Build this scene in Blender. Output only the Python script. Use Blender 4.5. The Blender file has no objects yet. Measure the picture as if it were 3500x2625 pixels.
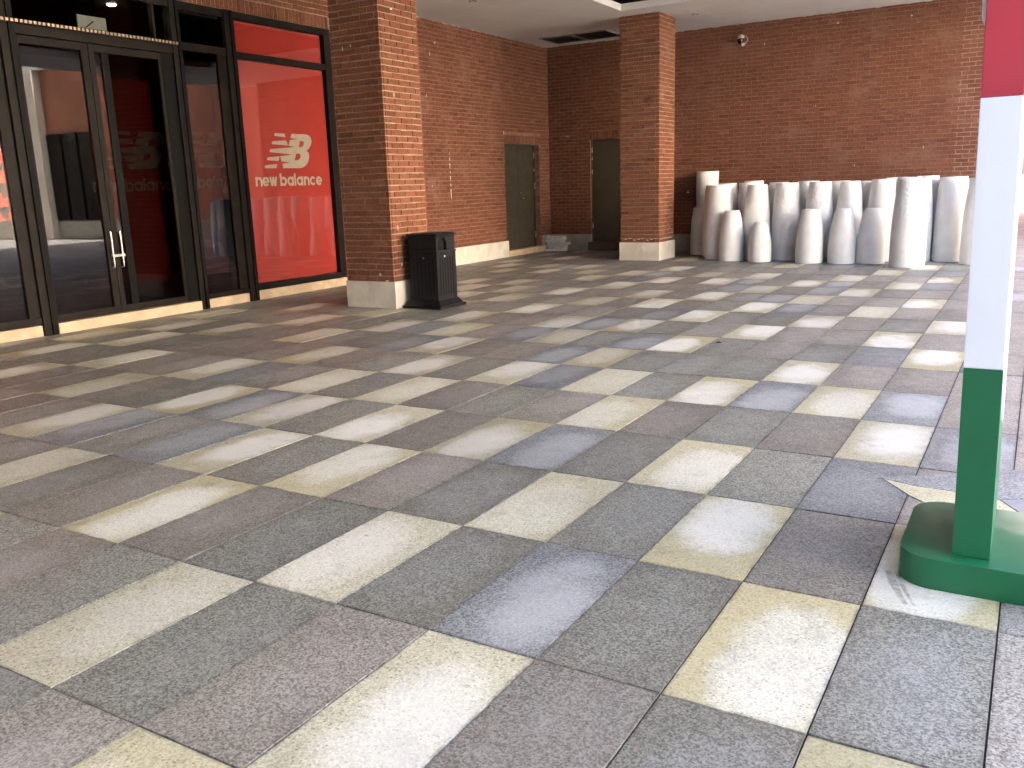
import bpy, bmesh, math, random
from mathutils import Matrix, Vector
from mathutils.geometry import tessellate_polygon

random.seed(7)
U = 0.45            # metres per layout unit (one paving slab is 1 x 2 units)
scn = bpy.context.scene
col = scn.collection

# ------------------------------------------------------------------ camera
RC = [[0.860781, 0.507917, -0.032802], [0.084557, -0.206258, -0.974837], [-0.501903, 0.836348, -0.220491]]
CAM = Vector((8.0108, -5.2328, 3.5099))
FPX = 2998.05 / 3500.0
cd = bpy.data.cameras.new('camera')
cd.sensor_fit = 'HORIZONTAL'; cd.sensor_width = 36.0; cd.lens = 36.0 * FPX
cd.clip_start = 0.05; cd.clip_end = 2000
cam = bpy.data.objects.new('camera', cd); col.objects.link(cam)
m3 = Matrix((RC[0], [-a for a in RC[1]], [-a for a in RC[2]])).transposed()
cam.matrix_world = Matrix.Translation(CAM * U) @ m3.to_4x4()
scn.camera = cam

# ------------------------------------------------------------------ light
SUN_EL, SUN_AZ = math.radians(44), math.radians(-88)      # azimuth measured from +Y towards +X
sdir = Vector((math.sin(SUN_AZ) * math.cos(SUN_EL), math.cos(SUN_AZ) * math.cos(SUN_EL), math.sin(SUN_EL)))
w = bpy.data.worlds.new('World'); scn.world = w; w.use_nodes = True
wn = w.node_tree
sky = wn.nodes.new('ShaderNodeTexSky'); sky.sky_type = 'NISHITA'; sky.sun_disc = False
sky.sun_elevation = SUN_EL; sky.sun_rotation = SUN_AZ % (2 * math.pi); sky.air_density = 0.8; sky.dust_density = 4.5
wn.nodes['Background'].inputs['Strength'].default_value = 0.12
wn.links.new(sky.outputs[0], wn.nodes['Background'].inputs[0])
sl = bpy.data.lights.new('sun', 'SUN'); sl.energy = 5.0; sl.angle = math.radians(0.6); sl.color = (1.0, 0.955, 0.885)
so = bpy.data.objects.new('sun', sl); col.objects.link(so)
so.rotation_euler = sdir.to_track_quat('Z', 'Y').to_euler()
so.location = sdir * 60
vs = scn.view_settings
vs.view_transform = 'Standard'; vs.look = 'None'; vs.gamma = 1.0; vs.use_curve_mapping = False
vs.exposure = 4.34
scn.cycles.use_denoising = True
scn.cycles.max_bounces = 6; scn.cycles.diffuse_bounces = 3
scn.cycles.use_adaptive_sampling = True; scn.cycles.adaptive_threshold = 0.025; scn.cycles.glossy_bounces = 3
scn.cycles.transparent_max_bounces = 12; scn.cycles.transmission_bounces = 4
scn.cycles.sample_clamp_indirect = 12.0
scn.cycles.caustics_reflective = False; scn.cycles.caustics_refractive = False

# ------------------------------------------------------------------ materials
class M:
    def __init__(s, name):
        s.m = bpy.data.materials.new(name); s.m.use_nodes = True
        s.t = s.m.node_tree; s.b = s.t.nodes['Principled BSDF']; s.out = s.t.nodes['Material Output']
    def n(s, typ, ins=None, **props):
        nd = s.t.nodes.new(typ)
        for k, v in props.items(): setattr(nd, k, v)
        for k, v in (ins or {}).items(): s.set(nd.inputs[k], v)
        return nd
    def set(s, sock, v):
        if isinstance(v, bpy.types.NodeSocket): s.t.links.new(v, sock)
        elif isinstance(v, (tuple, list)) and len(v) == 3 and sock.type == 'RGBA': sock.default_value = (*v, 1)
        else: sock.default_value = v
    def bs(s, **kw):
        for k, v in kw.items(): s.set(s.b.inputs[k.replace('_', ' ')], v)
    def math(s, op, a, b=0.0, clamp=False):
        nd = s.n('ShaderNodeMath', operation=op, use_clamp=clamp); s.set(nd.inputs[0], a); s.set(nd.inputs[1], b); return nd.outputs[0]
    def mix(s, f, a, b, mode='MIX'):
        nd = s.n('ShaderNodeMix', data_type='RGBA', blend_type=mode)
        s.set(nd.inputs['Factor'], f); s.set(nd.inputs[6], a); s.set(nd.inputs[7], b); return nd.outputs[2]
    def rng(s, v, a, b, c=0.0, d=1.0):
        nd = s.n('ShaderNodeMapRange', {'Value': v, 'From Min': a, 'From Max': b, 'To Min': c, 'To Max': d}, interpolation_type='SMOOTHSTEP'); return nd.outputs[0]
    def noise(s, scale, detail=2.0, vec=None, w=None, rough=0.55):
        nd = s.n('ShaderNodeTexNoise', {'Scale': scale, 'Detail': detail, 'Roughness': rough})
        if w is not None: nd.noise_dimensions = '4D'; s.set(nd.inputs['W'], w)
        s.set(nd.inputs['Vector'], vec if vec is not None else s.pos()); return nd.outputs[0]
    def pos(s):
        if not hasattr(s, '_p'): s._p = s.n('ShaderNodeNewGeometry').outputs['Position']
        return s._p
    def bump(s, h, strength=0.3, dist=0.01):
        nd = s.n('ShaderNodeBump', {'Height': h, 'Strength': strength, 'Distance': dist}); s.set(s.b.inputs['Normal'], nd.outputs[0])

def plain(name, c, rough=0.6, metal=0.0, var=0.12, scale=6.0, bump=0.0, bscale=60.0, spec=0.4, coat=0.0):
    k = M(name)
    nz = k.noise(scale, 4)
    c2 = tuple(a * (1 - var) for a in c); c3 = tuple(min(1, a * (1 + var)) for a in c)
    k.bs(Base_Color=k.mix(k.rng(nz, .3, .7), c2, c3), Roughness=k.rng(k.noise(scale * 3, 3), .3, .7, rough * .85, min(1, rough * 1.12)), Metallic=metal)
    k.b.inputs['Specular IOR Level'].default_value = spec
    if coat: k.bs(Coat_Weight=coat, Coat_Roughness=0.03)
    if bump: k.bump(k.noise(bscale, 3), bump, .004)
    return k.m

def brick_mat(name, ramp, haze=0.18):
    k = M(name)
    tone = k.n('ShaderNodeAttribute', attribute_name='tone').outputs['Fac']
    cr = k.n('ShaderNodeValToRGB'); k.set(cr.inputs[0], tone)
    e = cr.color_ramp.elements
    while len(e) < len(ramp): e.new(0.5)
    for i, c in enumerate(ramp): e[i].position = i / (len(ramp) - 1); e[i].color = (*c, 1)
    fine = k.rng(k.noise(38, 4), .3, .72, .72, 1.2)
    c = k.mix(1.0, cr.outputs[0], fine, 'MULTIPLY')
    nd = k.t.nodes[-1]
    eff = k.rng(k.noise(1.3, 5), .52, .78, 0, haze)           # lime bloom in drifting patches
    c = k.mix(eff, c, (.50, .36, .28))
    drips = k.math('MULTIPLY', k.rng(k.noise(75, 2), .66, .72), .35)
    c = k.mix(drips, c, (.52, .40, .32))
    k.bs(Base_Color=c, Roughness=.9); k.b.inputs['Specular IOR Level'].default_value = .2
    k.bump(k.noise(70, 4), .55, .006)
    return k.m

def mortar_mat(name, c):
    k = M(name)
    k.bs(Base_Color=k.mix(k.rng(k.noise(9, 5), .3, .7), tuple(a * .78 for a in c), tuple(a * 1.12 for a in c)), Roughness=.95)
    k.b.inputs['Specular IOR Level'].default_value = .15
    k.bump(k.noise(90, 3), .5, .006); return k.m

def slab_mat(name, lo, hi, dark, edge, wear, wear_amt, edge_amt):
    k = M(name)
    rnd = k.math('ADD', k.n('ShaderNodeAttribute', attribute_name='rnd').outputs['Fac'], k.n('ShaderNodeObjectInfo').outputs['Random'])
    wv = k.math('MULTIPLY', rnd, 53.0)
    vo = k.n('ShaderNodeTexVoronoi', {'Scale': 135.0, 'Vector': k.pos()})
    sep = k.n('ShaderNodeSeparateColor', {0: vo.outputs['Color']})
    grain = sep.outputs[0]
    nz = k.noise(210, 3, w=wv)
    cl = k.rng(k.noise(95, 4, rough=.7), .30, .70)
    g = k.rng(k.math('ADD', k.math('MULTIPLY', grain, .42), k.math('ADD', k.math('MULTIPLY', k.rng(nz, .3, .7), .28), k.math('MULTIPLY', cl, .34))), .16, .88)
    c = k.mix(g, lo, hi)
    vo2 = k.n('ShaderNodeTexVoronoi', {'Scale': 90.0, 'Vector': k.pos()})
    s2 = k.n('ShaderNodeSeparateColor', {0: vo2.outputs['Color']})
    spot = k.math('MULTIPLY', k.rng(s2.outputs[1], .74, .80), k.rng(vo2.outputs['Distance'], .55, .25))
    c = k.mix(k.math('MULTIPLY', spot, .75), c, dark)
    uv = k.n('ShaderNodeUVMap', uv_map='UVMap').outputs[0]
    sx = k.n('ShaderNodeSeparateXYZ', {0: uv})
    wob = k.math('MULTIPLY', k.math('SUBTRACT', k.noise(3.4, 6, w=wv, rough=.62), .5), 2.0)
    o1 = k.n('ShaderNodeTexWhiteNoise', {'W': k.math('ADD', wv, 27.3)}, noise_dimensions='1D').outputs[0]
    o2 = k.n('ShaderNodeTexWhiteNoise', {'W': k.math('ADD', wv, 37.9)}, noise_dimensions='1D').outputs[0]
    du = k.math('ABSOLUTE', k.math('SUBTRACT', sx.outputs[0], k.rng(o1, 0, 1, .36, .64))); dv = k.math('ABSOLUTE', k.math('SUBTRACT', sx.outputs[1], k.rng(o2, 0, 1, .36, .64)))
    d2 = k.math('ADD', k.math('POWER', k.math('MULTIPLY', du, 2), 2.2), k.math('POWER', k.math('MULTIPLY', dv, 2), 2.2))
    d = k.math('ADD', d2, wob)
    core = k.rng(d, 1.15, .0)
    rim = k.rng(d, .45, 1.15)
    r1 = k.n('ShaderNodeTexWhiteNoise', {'W': wv}, noise_dimensions='1D').outputs[0]
    r2 = k.n('ShaderNodeTexWhiteNoise', {'W': k.math('ADD', wv, 7.7)}, noise_dimensions='1D').outputs[0]
    r3 = k.n('ShaderNodeTexWhiteNoise', {'W': k.math('ADD', wv, 17.1)}, noise_dimensions='1D').outputs[0]
    c = k.mix(k.math('MULTIPLY', k.math('MULTIPLY', rim, edge_amt), k.rng(r1, .0, 1.0, .15, 1.0)), c, k.mix(.5, c, edge))
    c = k.mix(k.math('MULTIPLY', k.math('MULTIPLY', core, wear_amt), k.rng(r2, .0, .9, .2, 1.0)), c, k.mix(.30, wear, c))
    c = k.mix(1.0, c, k.rng(r3, 0, 1, .84, 1.1), 'MULTIPLY')
    st = k.rng(k.noise(5.5, 6, w=wv, rough=.65), .53, .74, 0, .42)
    c = k.mix(st, c, k.mix(.75, c, (.10, .085, .07)))
    pale = k.rng(k.noise(7.5, 5, w=k.math('ADD', wv, 3.3)), .58, .76, 0, .30)
    c = k.mix(pale, c, (.52, .51, .50))
    gum = k.n('ShaderNodeTexVoronoi', {'Scale': 1.9, 'Vector': k.pos()})
    gm = k.math('MULTIPLY', k.rng(gum.outputs['Distance'], .035, .02), k.rng(k.n('ShaderNodeSeparateColor', {0: gum.outputs['Color']}).outputs[0], .45, .5))
    c = k.mix(k.math('MULTIPLY', gm, .55), c, (.07, .065, .06))
    foot = k.rng(k.noise(.55, 5, rough=.6), .46, .66, 0, .20)
    c = k.mix(foot, c, k.mix(.8, c, (.16, .14, .12)))
    eu = k.math('ABSOLUTE', k.math('SUBTRACT', sx.outputs[0], .5)); ev = k.math('ABSOLUTE', k.math('SUBTRACT', sx.outputs[1], .5))
    ed = k.math('MAXIMUM', k.rng(eu, .470, .497), k.rng(ev, .485, .4985))
    ed = k.math('MULTIPLY', ed, k.rng(k.noise(14, 4, w=wv), .38, .68, .05, .75))
    c = k.mix(ed, c, k.mix(.7, c, (.06, .052, .045)))
    k.bs(Base_Color=c, Roughness=k.rng(k.noise(9, 3), .3, .7, .42, .58))
    k.b.inputs['Specular IOR Level'].default_value = .5
    k.bump(k.math('ADD', nz, grain), .16, .0025)
    return k.m

RAMP = [(.1364, .0475, .0264), (.1848, .0660, .0334), (.2156, .0792, .0405), (.2420, .0915, .0475), (.2772, .1126, .0616)]
RAMP2 = [(.132, .048, .027), (.162, .060, .034), (.180, .068, .039), (.199, .077, .045), (.230, .095, .057)]
MT = {}
MT['brick'] = brick_mat('column_brick', RAMP, .12)
MT['brick2'] = brick_mat('wall_brick', RAMP2, .2)
MT['mortar'] = mortar_mat('pale_mortar', (.37, .26, .19))
MT['mortar2'] = mortar_mat('tinted_mortar', (.27, .15, .105))
MT['mortar3'] = mortar_mat('fresh_mortar', (.36, .235, .185))  # lighter tone for the right end of the back wall
MT['plinth'] = plain('plinth_stone', (.68, .62, .53), .7, var=.13, scale=3, bump=.1)
MT['plinth_grey'] = plain('grey_plinth_stone', (.36, .35, .30), .75, var=.12, scale=3, bump=.1)
MT['sill'] = plain('sill_stone', (.58, .45, .30), .7, var=.14, scale=5, bump=.2)
MT['plaster'] = plain('ceiling_paint', (.78, .755, .71), .85, var=.04, scale=1.2)
MT['blob'] = plain('plaster_smear', (.68, .63, .56), .85, var=.1)
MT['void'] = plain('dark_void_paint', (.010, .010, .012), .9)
MT['frame'] = plain('bronze_aluminium', (.014, .011, .009), .45, metal=.0, var=.25, scale=4, spec=.12)
MT['frame_dark'] = plain('dark_aluminium', (.006, .0055, .0055), .5, spec=.1)
MT['steel'] = plain('brushed_steel', (.62, .58, .52), .28, metal=1.0)
MT['door'] = plain('door_paint', (.052, .044, .031), .55, var=.1, scale=2)
MT['interior'] = plain('dark_interior', (.020, .017, .016), .8)
MT['interior_floor'] = plain('dark_interior_floor', (.03, .027, .025), .4)
MT['red'] = plain('red_vinyl', (.50, .034, .022), .5, var=.05, scale=2)
MT['logo'] = plain('pale_vinyl', (.60, .53, .42), .6, var=.04)
MT['bin'] = plain('bin_paint', (.0055, .006, .0065), .40, var=.3, scale=8, bump=.12)
MT['bin_in'] = plain('bin_inside', (.003, .003, .003), .9)
MT['badge'] = plain('badge_metal', (.8, .8, .78), .3, metal=.6)
MT['slab'] = plain('cut_slab', (.78, .75, .68), .7, var=.15, scale=12, bump=.2)
MT['step'] = plain('dark_step_stone', (.055, .042, .032), .6, var=.2)
MT['green'] = plain('green_paint', (.010, .128, .054), .33, var=.05, scale=2.5, bump=.03, spec=.45)
MT['white_paint'] = plain('white_paint', (.735, .785, .85), .35, var=.02, scale=2)  # white with the sky's bluish cast put into the base colour
MT['red_paint'] = plain('red_paint', (.43, .040, .062), .38, var=.05, scale=2.5)
MT['rubber'] = plain('scuff_rubber', (.045, .045, .05), .9, var=.4, scale=25)
k = M('scuff_rubber_soft')
k.bs(Base_Color=(.05, .05, .055), Roughness=.9, Alpha=k.rng(k.noise(30, 6), .30, .72, .05, .45))
MT['scuff'] = k.m
MT['vent'] = plain('vent_paint', (.14, .12, .105), .7)
MT['leaf'] = plain('dry_leaf', (.05, .035, .02), .8)
MT['bed'] = plain('joint_sand', (.030, .027, .025), .95, var=.3, scale=20)
MT['cam_black'] = plain('camera_glass', (.006, .007, .010), .12)
MT['cam_body'] = plain('camera_shell', (.50, .36, .30), .5)
MT['cable'] = plain('cable_white', (.62, .52, .44), .6)
MT['bracket'] = plain('bracket_metal', (.05, .035, .03), .6)
MT['facade'] = plain('far_render', (.665, .615, .505), .9, var=.06, scale=.5)
MT['far_brick'] = plain('far_brick', (.36, .15, .09), .9, var=.15, scale=.8)
MT['far_grey'] = plain('far_grey', (.30, .325, .36), .8, var=.1, scale=.6)
MT['far_white'] = plain('far_white', (.72, .71, .69), .8, var=.03)
MT['bead'] = plain('bead_metal', (.55, .42, .30), .35, metal=.8, var=.3, scale=40)
MT['plate'] = plain('plate_frosted', (.13, .135, .11), .35, var=.12, scale=12)
MT['ribbed'] = plain('ribbed_paving', (.28, .28, .29), .7, var=.12, scale=9)

def planter_mat(name, hammered):
    k = M(name)
    nz = k.noise(5, 5)
    c = k.mix(k.rng(nz, .3, .75), (.80, .775, .735), (.87, .855, .83))
    c = k.mix(k.rng(k.noise(3.1, 6), .62, .80, 0, .18), c, (.58, .55, .50))
    k.bs(Base_Color=c, Roughness=.62); k.b.inputs['Specular IOR Level'].default_value = .35
    h = k.noise(120, 3)
    if hammered:
        vo = k.n('ShaderNodeTexVoronoi', {'Scale': 22.0, 'Vector': k.pos()}, feature='SMOOTH_F1')
        msk = k.rng(k.noise(1.3, 2), .34, .66)
        k.bump(k.math('ADD', k.math('MULTIPLY', k.math('MULTIPLY', vo.outputs['Distance'], msk), 1.0), k.math('MULTIPLY', h, .05)), .6, .018)
    else:
        k.bump(h, .12, .004)
    return k.m
MT['planter'] = planter_mat('smooth_fibreglass', False)
MT['planter_h'] = planter_mat('hammered_fibreglass', True)

def emit(name, c, s):
    k = M(name); k.bs(Base_Color=(0, 0, 0), Emission_Color=c, Emission_Strength=s); return k.m
MT['neon'] = emit('lit_red_letters', (1.0, .022, .004), 1.3)
MT['lamp'] = emit('lit_lamp', (1.0, .86, .55), 9.0)

def glass(name, tint, ior=1.52):
    k = M(name)
    fr = k.n('ShaderNodeFresnel', {'IOR': ior}); tr = k.n('ShaderNodeBsdfTransparent', {'Color': tint})
    gl = k.n('ShaderNodeBsdfGlossy', {'Color': (.92, .91, .90), 'Roughness': .012})
    bf = k.n('ShaderNodeNewGeometry').outputs['Backfacing']
    k.set(fr.inputs['IOR'], k.rng(bf, 0, 1, ior, 1 / ior))
    mx = k.n('ShaderNodeMixShader', {0: fr.outputs[0], 1: tr.outputs[0], 2: gl.outputs[0]})
    k.set(k.out.inputs['Surface'], mx.outputs[0]); return k.m
MT['glass'] = glass('tinted_glass', (.40, .39, .39))
MT['glass_clear'] = glass('clear_glass', (.94, .93, .92))

GR = {
 'G': slab_mat('dark_grey_granite', (.074, .075, .060), (.425, .430, .365), (.030, .029, .028), (.15, .13, .10), (.42, .42, .43), .35, .5),
 'P': slab_mat('brown_pink_granite', (.106, .099, .081), (.425, .405, .345), (.042, .037, .034), (.17, .13, .11), (.46, .41, .41), .35, .4),
 'B': slab_mat('blue_grey_granite', (.080, .088, .088), (.385, .408, .403), (.040, .040, .044), (.15, .15, .15), (.58, .60, .60), .75, .4),
 'W': slab_mat('cream_granite', (.380, .368, .250), (.700, .682, .535), (.120, .118, .095), (.40, .33, .12), (.89, .885, .815), 1.15, 1.1),
}

# ------------------------------------------------------------------ helpers
def link(o, parent=None):
    col.objects.link(o)
    if parent is not None: o.parent = parent
    return o

ORG = {}
def empty(name, at, label=None, cat=None, group=None, kind=None):
    o = bpy.data.objects.new(name, None); o.empty_display_size = .1
    link(o); o.location = Vector(at) * U; ORG[o] = Vector(at)
    tag(o, label, cat, group, kind); return o

def tag(o, label=None, cat=None, group=None, kind=None):
    if label: o['label'] = label
    if cat: o['category'] = cat
    if group: o['group'] = group
    if kind: o['kind'] = kind
    return o

class MB:
    """collects geometry in layout units"""
    def __init__(s): s.v = []; s.f = []; s.uv = {}
    def add(s, vs, fs):
        b = len(s.v); s.v += [Vector(p) for p in vs]; s.f += [tuple(b + i for i in f) for f in fs]; return s
    def box(s, x0, x1, y0, y1, z0, z1):
        return s.add([(x0, y0, z0), (x1, y0, z0), (x1, y1, z0), (x0, y1, z0), (x0, y0, z1), (x1, y0, z1), (x1, y1, z1), (x0, y1, z1)],
                     [(0, 3, 2, 1), (4, 5, 6, 7), (0, 1, 5, 4), (1, 2, 6, 5), (2, 3, 7, 6), (3, 0, 4, 7)])
    def prism(s, pts, axis, a, b):
        """closed outline pts (2-D) extruded along axis from a to b"""
        n = len(pts)
        def P(p, t): return {'x': (t, p[0], p[1]), 'y': (p[0], t, p[1]), 'z': (p[0], p[1], t)}[axis]
        vs = [P(p, a) for p in pts] + [P(p, b) for p in pts]
        fs = [tuple(range(n)), tuple(range(2 * n - 1, n - 1, -1))] + [(i, (i + 1) % n, n + (i + 1) % n, n + i) for i in range(n)]
        return s.add(vs, fs)
    def lathe(s, prof, cx=0, cy=0, seg=40, wob=0.0):
        b = len(s.v); n = len(prof)
        for r, z in prof:
            for k in range(seg):
                a = 2 * math.pi * k / seg; s.v.append(Vector((cx + r * math.cos(a), cy + r * math.sin(a), z)))
        for i in range(n - 1):
            for k in range(seg):
                k2 = (k + 1) % seg; s.f.append((b + i * seg + k, b + i * seg + k2, b + (i + 1) * seg + k2, b + (i + 1) * seg + k))
        s.f.append(tuple(b + k for k in range(seg))[::-1]); s.f.append(tuple(b + (n - 1) * seg + k for k in range(seg)))
        return s
    def tube(s, pts, r, seg=8):
        pts = [Vector(p) for p in pts]; b = len(s.v); n = len(pts)
        for i, p in enumerate(pts):
            d = (pts[min(i + 1, n - 1)] - pts[max(i - 1, 0)]).normalized()
            a = d.orthogonal().normalized() if i == 0 else (pa - d * pa.dot(d)).normalized()
            pa = a; c = d.cross(a)
            for k in range(seg):
                t = 2 * math.pi * k / seg; s.v.append(p + (a * math.cos(t) + c * math.sin(t)) * r)
        for i in range(n - 1):
            for k in range(seg):
                k2 = (k + 1) % seg; s.f.append((b + i * seg + k, b + i * seg + k2, b + (i + 1) * seg + k2, b + (i + 1) * seg + k))
        s.f.append(tuple(b + k for k in range(seg))[::-1]); s.f.append(tuple(b + (n - 1) * seg + k for k in range(seg)))
        return s
    def build(s, name, mat, parent=None, at=None, smooth=False, bevel=0.0, fix=True, attrs=None, uvs=None, kind=None, label=None):
        po = ORG.get(parent, Vector((0, 0, 0))) if parent is not None else Vector((0, 0, 0))
        org = Vector(at) if at is not None else po
        me = bpy.data.meshes.new(name)
        me.from_pydata([tuple((p - org) * U) for p in s.v], [], s.f)
        if fix or bevel:
            bm = bmesh.new(); bm.from_mesh(me)
            if fix: bmesh.ops.recalc_face_normals(bm, faces=bm.faces)
            if bevel:
                es = [e for e in bm.edges if len(e.link_faces) == 2 and e.calc_face_angle(0) > .5]
                bmesh.ops.bevel(bm, geom=es, offset=bevel * U, segments=2, affect='EDGES', profile=.6, clamp_overlap=True)
            bm.to_mesh(me); bm.free()
        if attrs:
            for an, vals in attrs.items():
                me.attributes.new(an, 'FLOAT', 'POINT').data.foreach_set('value', vals)
        if uvs:
            ul = me.uv_layers.new(name='UVMap'); ul.data.foreach_set('uv', uvs)
        me.materials.append(MT[mat] if isinstance(mat, str) else mat)
        if smooth: me.shade_smooth() if hasattr(me, 'shade_smooth') else [setattr(p, 'use_smooth', True) for p in me.polygons]
        o = bpy.data.objects.new(name, me); link(o, parent)
        o.location = (org - po) * U; ORG[o] = org
        if kind: o['kind'] = kind
        if label: o['label'] = label
        return o

def smooth_by_angle(o, ang=40):
    me = o.data
    for p in me.polygons: p.use_smooth = True
    bm = bmesh.new(); bm.from_mesh(me)
    for e in bm.edges: e.smooth = not (len(e.link_faces) == 2 and e.calc_face_angle(0) > math.radians(ang))
    bm.to_mesh(me); bm.free()

def box(name, b, mat, parent=None, bevel=0.0, **kw):
    at = kw.pop('at', None)
    if at is None and parent is None: at = ((b[0] + b[1]) / 2, (b[2] + b[3]) / 2, b[4])
    if at is None: at = ((b[0] + b[1]) / 2, (b[2] + b[3]) / 2, (b[4] + b[5]) / 2)
    return MB().box(*b).build(name, mat, parent, at=at, bevel=bevel, **kw)

def project(p):
    d = Vector(p) - CAM
    c = [sum(RC[i][j] * d[j] for j in range(3)) for i in range(3)]
    if c[2] < .05: return None
    return (.5 + FPX * c[0] / c[2], .5 + FPX * c[1] / c[2] * 4 / 3, c[2])
def in_frame(p, m=.02):
    q = project(p); return q is not None and -m < q[0] < 1 + m and -m < q[1] < 1 + m

# ------------------------------------------------------------------ bricks
CO, BL, JT = .177, .52, .031
NT = 9
_bricks = {}
def brick_shape(l, h, d=.06, b=.007):
    x, z = l / 2, h / 2
    vs = [(-x, -d, -z), (x, -d, -z), (x, -d, z), (-x, -d, z), (-x, -b, -z), (x, -b, -z), (x, -b, z), (-x, -b, z),
          (-x + b, 0, -z + b), (x - b, 0, -z + b), (x - b, 0, z - b), (-x + b, 0, z - b)]
    fs = [(8, 11, 10, 9), (4, 8, 9, 5), (5, 9, 10, 6), (6, 10, 11, 7), (7, 11, 8, 4), (0, 4, 5, 1), (1, 5, 6, 2), (2, 6, 7, 3), (3, 7, 4, 0)]
    return vs, fs
def brick_mesh(kind, tone_i, mat):
    key = (kind, tone_i, mat)
    if key not in _bricks:
        l, h = (BL - JT, CO - JT) if kind == 's' else (.15, .43 - JT)
        vs, fs = brick_shape(l, h); me = bpy.data.meshes.new('brick')
        me.from_pydata([tuple(Vector(v) * U) for v in vs], [], fs)
        me.attributes.new('tone', 'FLOAT', 'POINT').data.foreach_set('value', [tone_i / (NT - 1)] * len(vs))
        me.materials.append(MT[mat]); _bricks[key] = me
    return _bricks[key]
ROT = {'+y': 0.0, '-y': math.pi, '+x': -math.pi / 2, '-x': math.pi / 2}
def layout(u0, u1, z0, z1, holes=(), shift=0.0):
    out = []; i = 0; z = z0
    while z < z1 - .04:
        zt = min(z + CO, z1)
        segs = [(u0, u1)]
        for (a, b, c, d) in holes:
            if zt > c + .02 and z < d - .02:
                ns = []
                for (p, q) in segs:
                    if b <= p or a >= q: ns.append((p, q)); continue
                    if a > p: ns.append((p, a))
                    if b < q: ns.append((b, q))
                segs = ns
        cuts = []; x = u0 - BL + (BL / 2 if i % 2 else 0) + shift
        while x < u1 + BL: cuts.append(x + random.uniform(-.012, .012)); x += BL
        for (p, q) in segs:
            pts = [p] + [c for c in cuts if p + .07 < c < q - .07] + [q]
            for a, b in zip(pts, pts[1:]):
                l = b - a - JT * (1 if True else 0)
                out.append(('s', (a + b) / 2, (z + zt) / 2 + random.uniform(-.007, .007), l, zt - z - JT + random.uniform(-.010, .006)))
        z += CO; i += 1
    return out
def soldiers(u0, u1, z0, z1):
    n = max(1, round((u1 - u0) / .177)); st = (u1 - u0) / n
    return [('v', u0 + (i + .5) * st, (z0 + z1) / 2, st - JT, z1 - z0 - JT) for i in range(n)]
def lay(parent, items, face, plane, mat, visible=lambda p: True, most=300):
    """items on a wall plane; the largest in view become single bricks, the rest one joined part"""
    recs = []
    for it in items:
        k, u, z, l, h = it
        out = plane + random.uniform(-.010, .008) * (1 if face[0] == '+' else -1)
        p = Vector((out, u, z)) if face[1] == 'x' else Vector((u, out, z))
        n = Vector((1, 0, 0)) if face[1] == 'x' else Vector((0, 1, 0))
        if face[0] == '-': n = -n
        d = CAM - p; ok = in_frame(p) and n.dot(d) > 0 and visible(p)
        area = l * h * n.dot(d) / d.length ** 3 if ok else 0
        t = min(NT - 1, max(0, int(random.gauss(NT * .52, NT * .16))))
        recs.append((area, p, k, l, h, t))
    recs.sort(key=lambda r: -r[0])
    rest = MB(); tone = []
    R = Matrix.Rotation(ROT[face], 4, 'Z'); po = ORG[parent]
    for i, (area, p, k, l, h, t) in enumerate(recs):
        bl, bh = (BL - JT, CO - JT) if k == 's' else (.15, .43 - JT)
        tilt = random.gauss(0, .010)
        if i < most and area > 0:
            o = bpy.data.objects.new('brick', brick_mesh(k, t, mat)); link(o, parent)
            o.matrix_local = Matrix.Translation((p - po) * U) @ R @ Matrix.Rotation(tilt, 4, 'Y') @ Matrix.Diagonal((l / bl, 1, h / bh, 1))
        else:
            vs, fs = brick_shape(l, h)
            rt = R.to_3x3() @ Matrix.Rotation(tilt, 3, 'Y')
            rest.add([p + rt @ Vector(v) for v in vs], fs); tone += [t / (NT - 1)] * 12
    if rest.v: rest.build('brickwork', mat, parent, fix=False, attrs={'tone': tone}, kind='stuff')

def smears(parent, spots, mat='blob', name='plaster_smear'):
    """small flat splashes: (centre, normal axis, half width, half height)"""
    for (p, ax, a, b) in spots:
        m = MB(); n = 9; ph = random.random() * 6
        ring = [(math.cos(2 * math.pi * i / n) * a * (1 + .35 * math.sin(3.1 * i + ph)), math.sin(2 * math.pi * i / n) * b * (1 + .3 * math.cos(2.3 * i + ph))) for i in range(n)]
        if ax == 'x': m.prism([(p[1] + u, p[2] + v) for u, v in ring], 'x', p[0] - .01, p[0] + .008)
        else: m.prism([(p[0] + u, p[2] + v) for u, v in ring], 'y', p[1] + .01, p[1] - .008)
        m.build(name, mat, parent, at=p)

# ------------------------------------------------------------------ ground and paving
g = MB().add([(-600, -600, -.05), (600, -600, -.05), (600, 600, -.05), (-600, 600, -.05)], [(0, 1, 2, 3)])
k = M('plaza_paving')
bt = k.n('ShaderNodeTexBrick', {'Vector': k.pos(), 'Color1': (.48, .46, .42), 'Color2': (.38, .355, .33), 'Mortar': (.10, .09, .08), 'Scale': 1.0, 'Mortar Size': .006, 'Brick Width': .9, 'Row Height': .45})
bt.offset = 0
k.bs(Base_Color=k.mix(k.rng(k.noise(2.0, 5), .3, .7), k.mix(1.0, bt.outputs[0], (.8, .8, .8), 'MULTIPLY'), bt.outputs[0]), Roughness=.85)
MT['plaza'] = k.m
tag(g.build('ground', 'plaza', at=(0, 0, -.05), fix=False), kind='structure')

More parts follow.
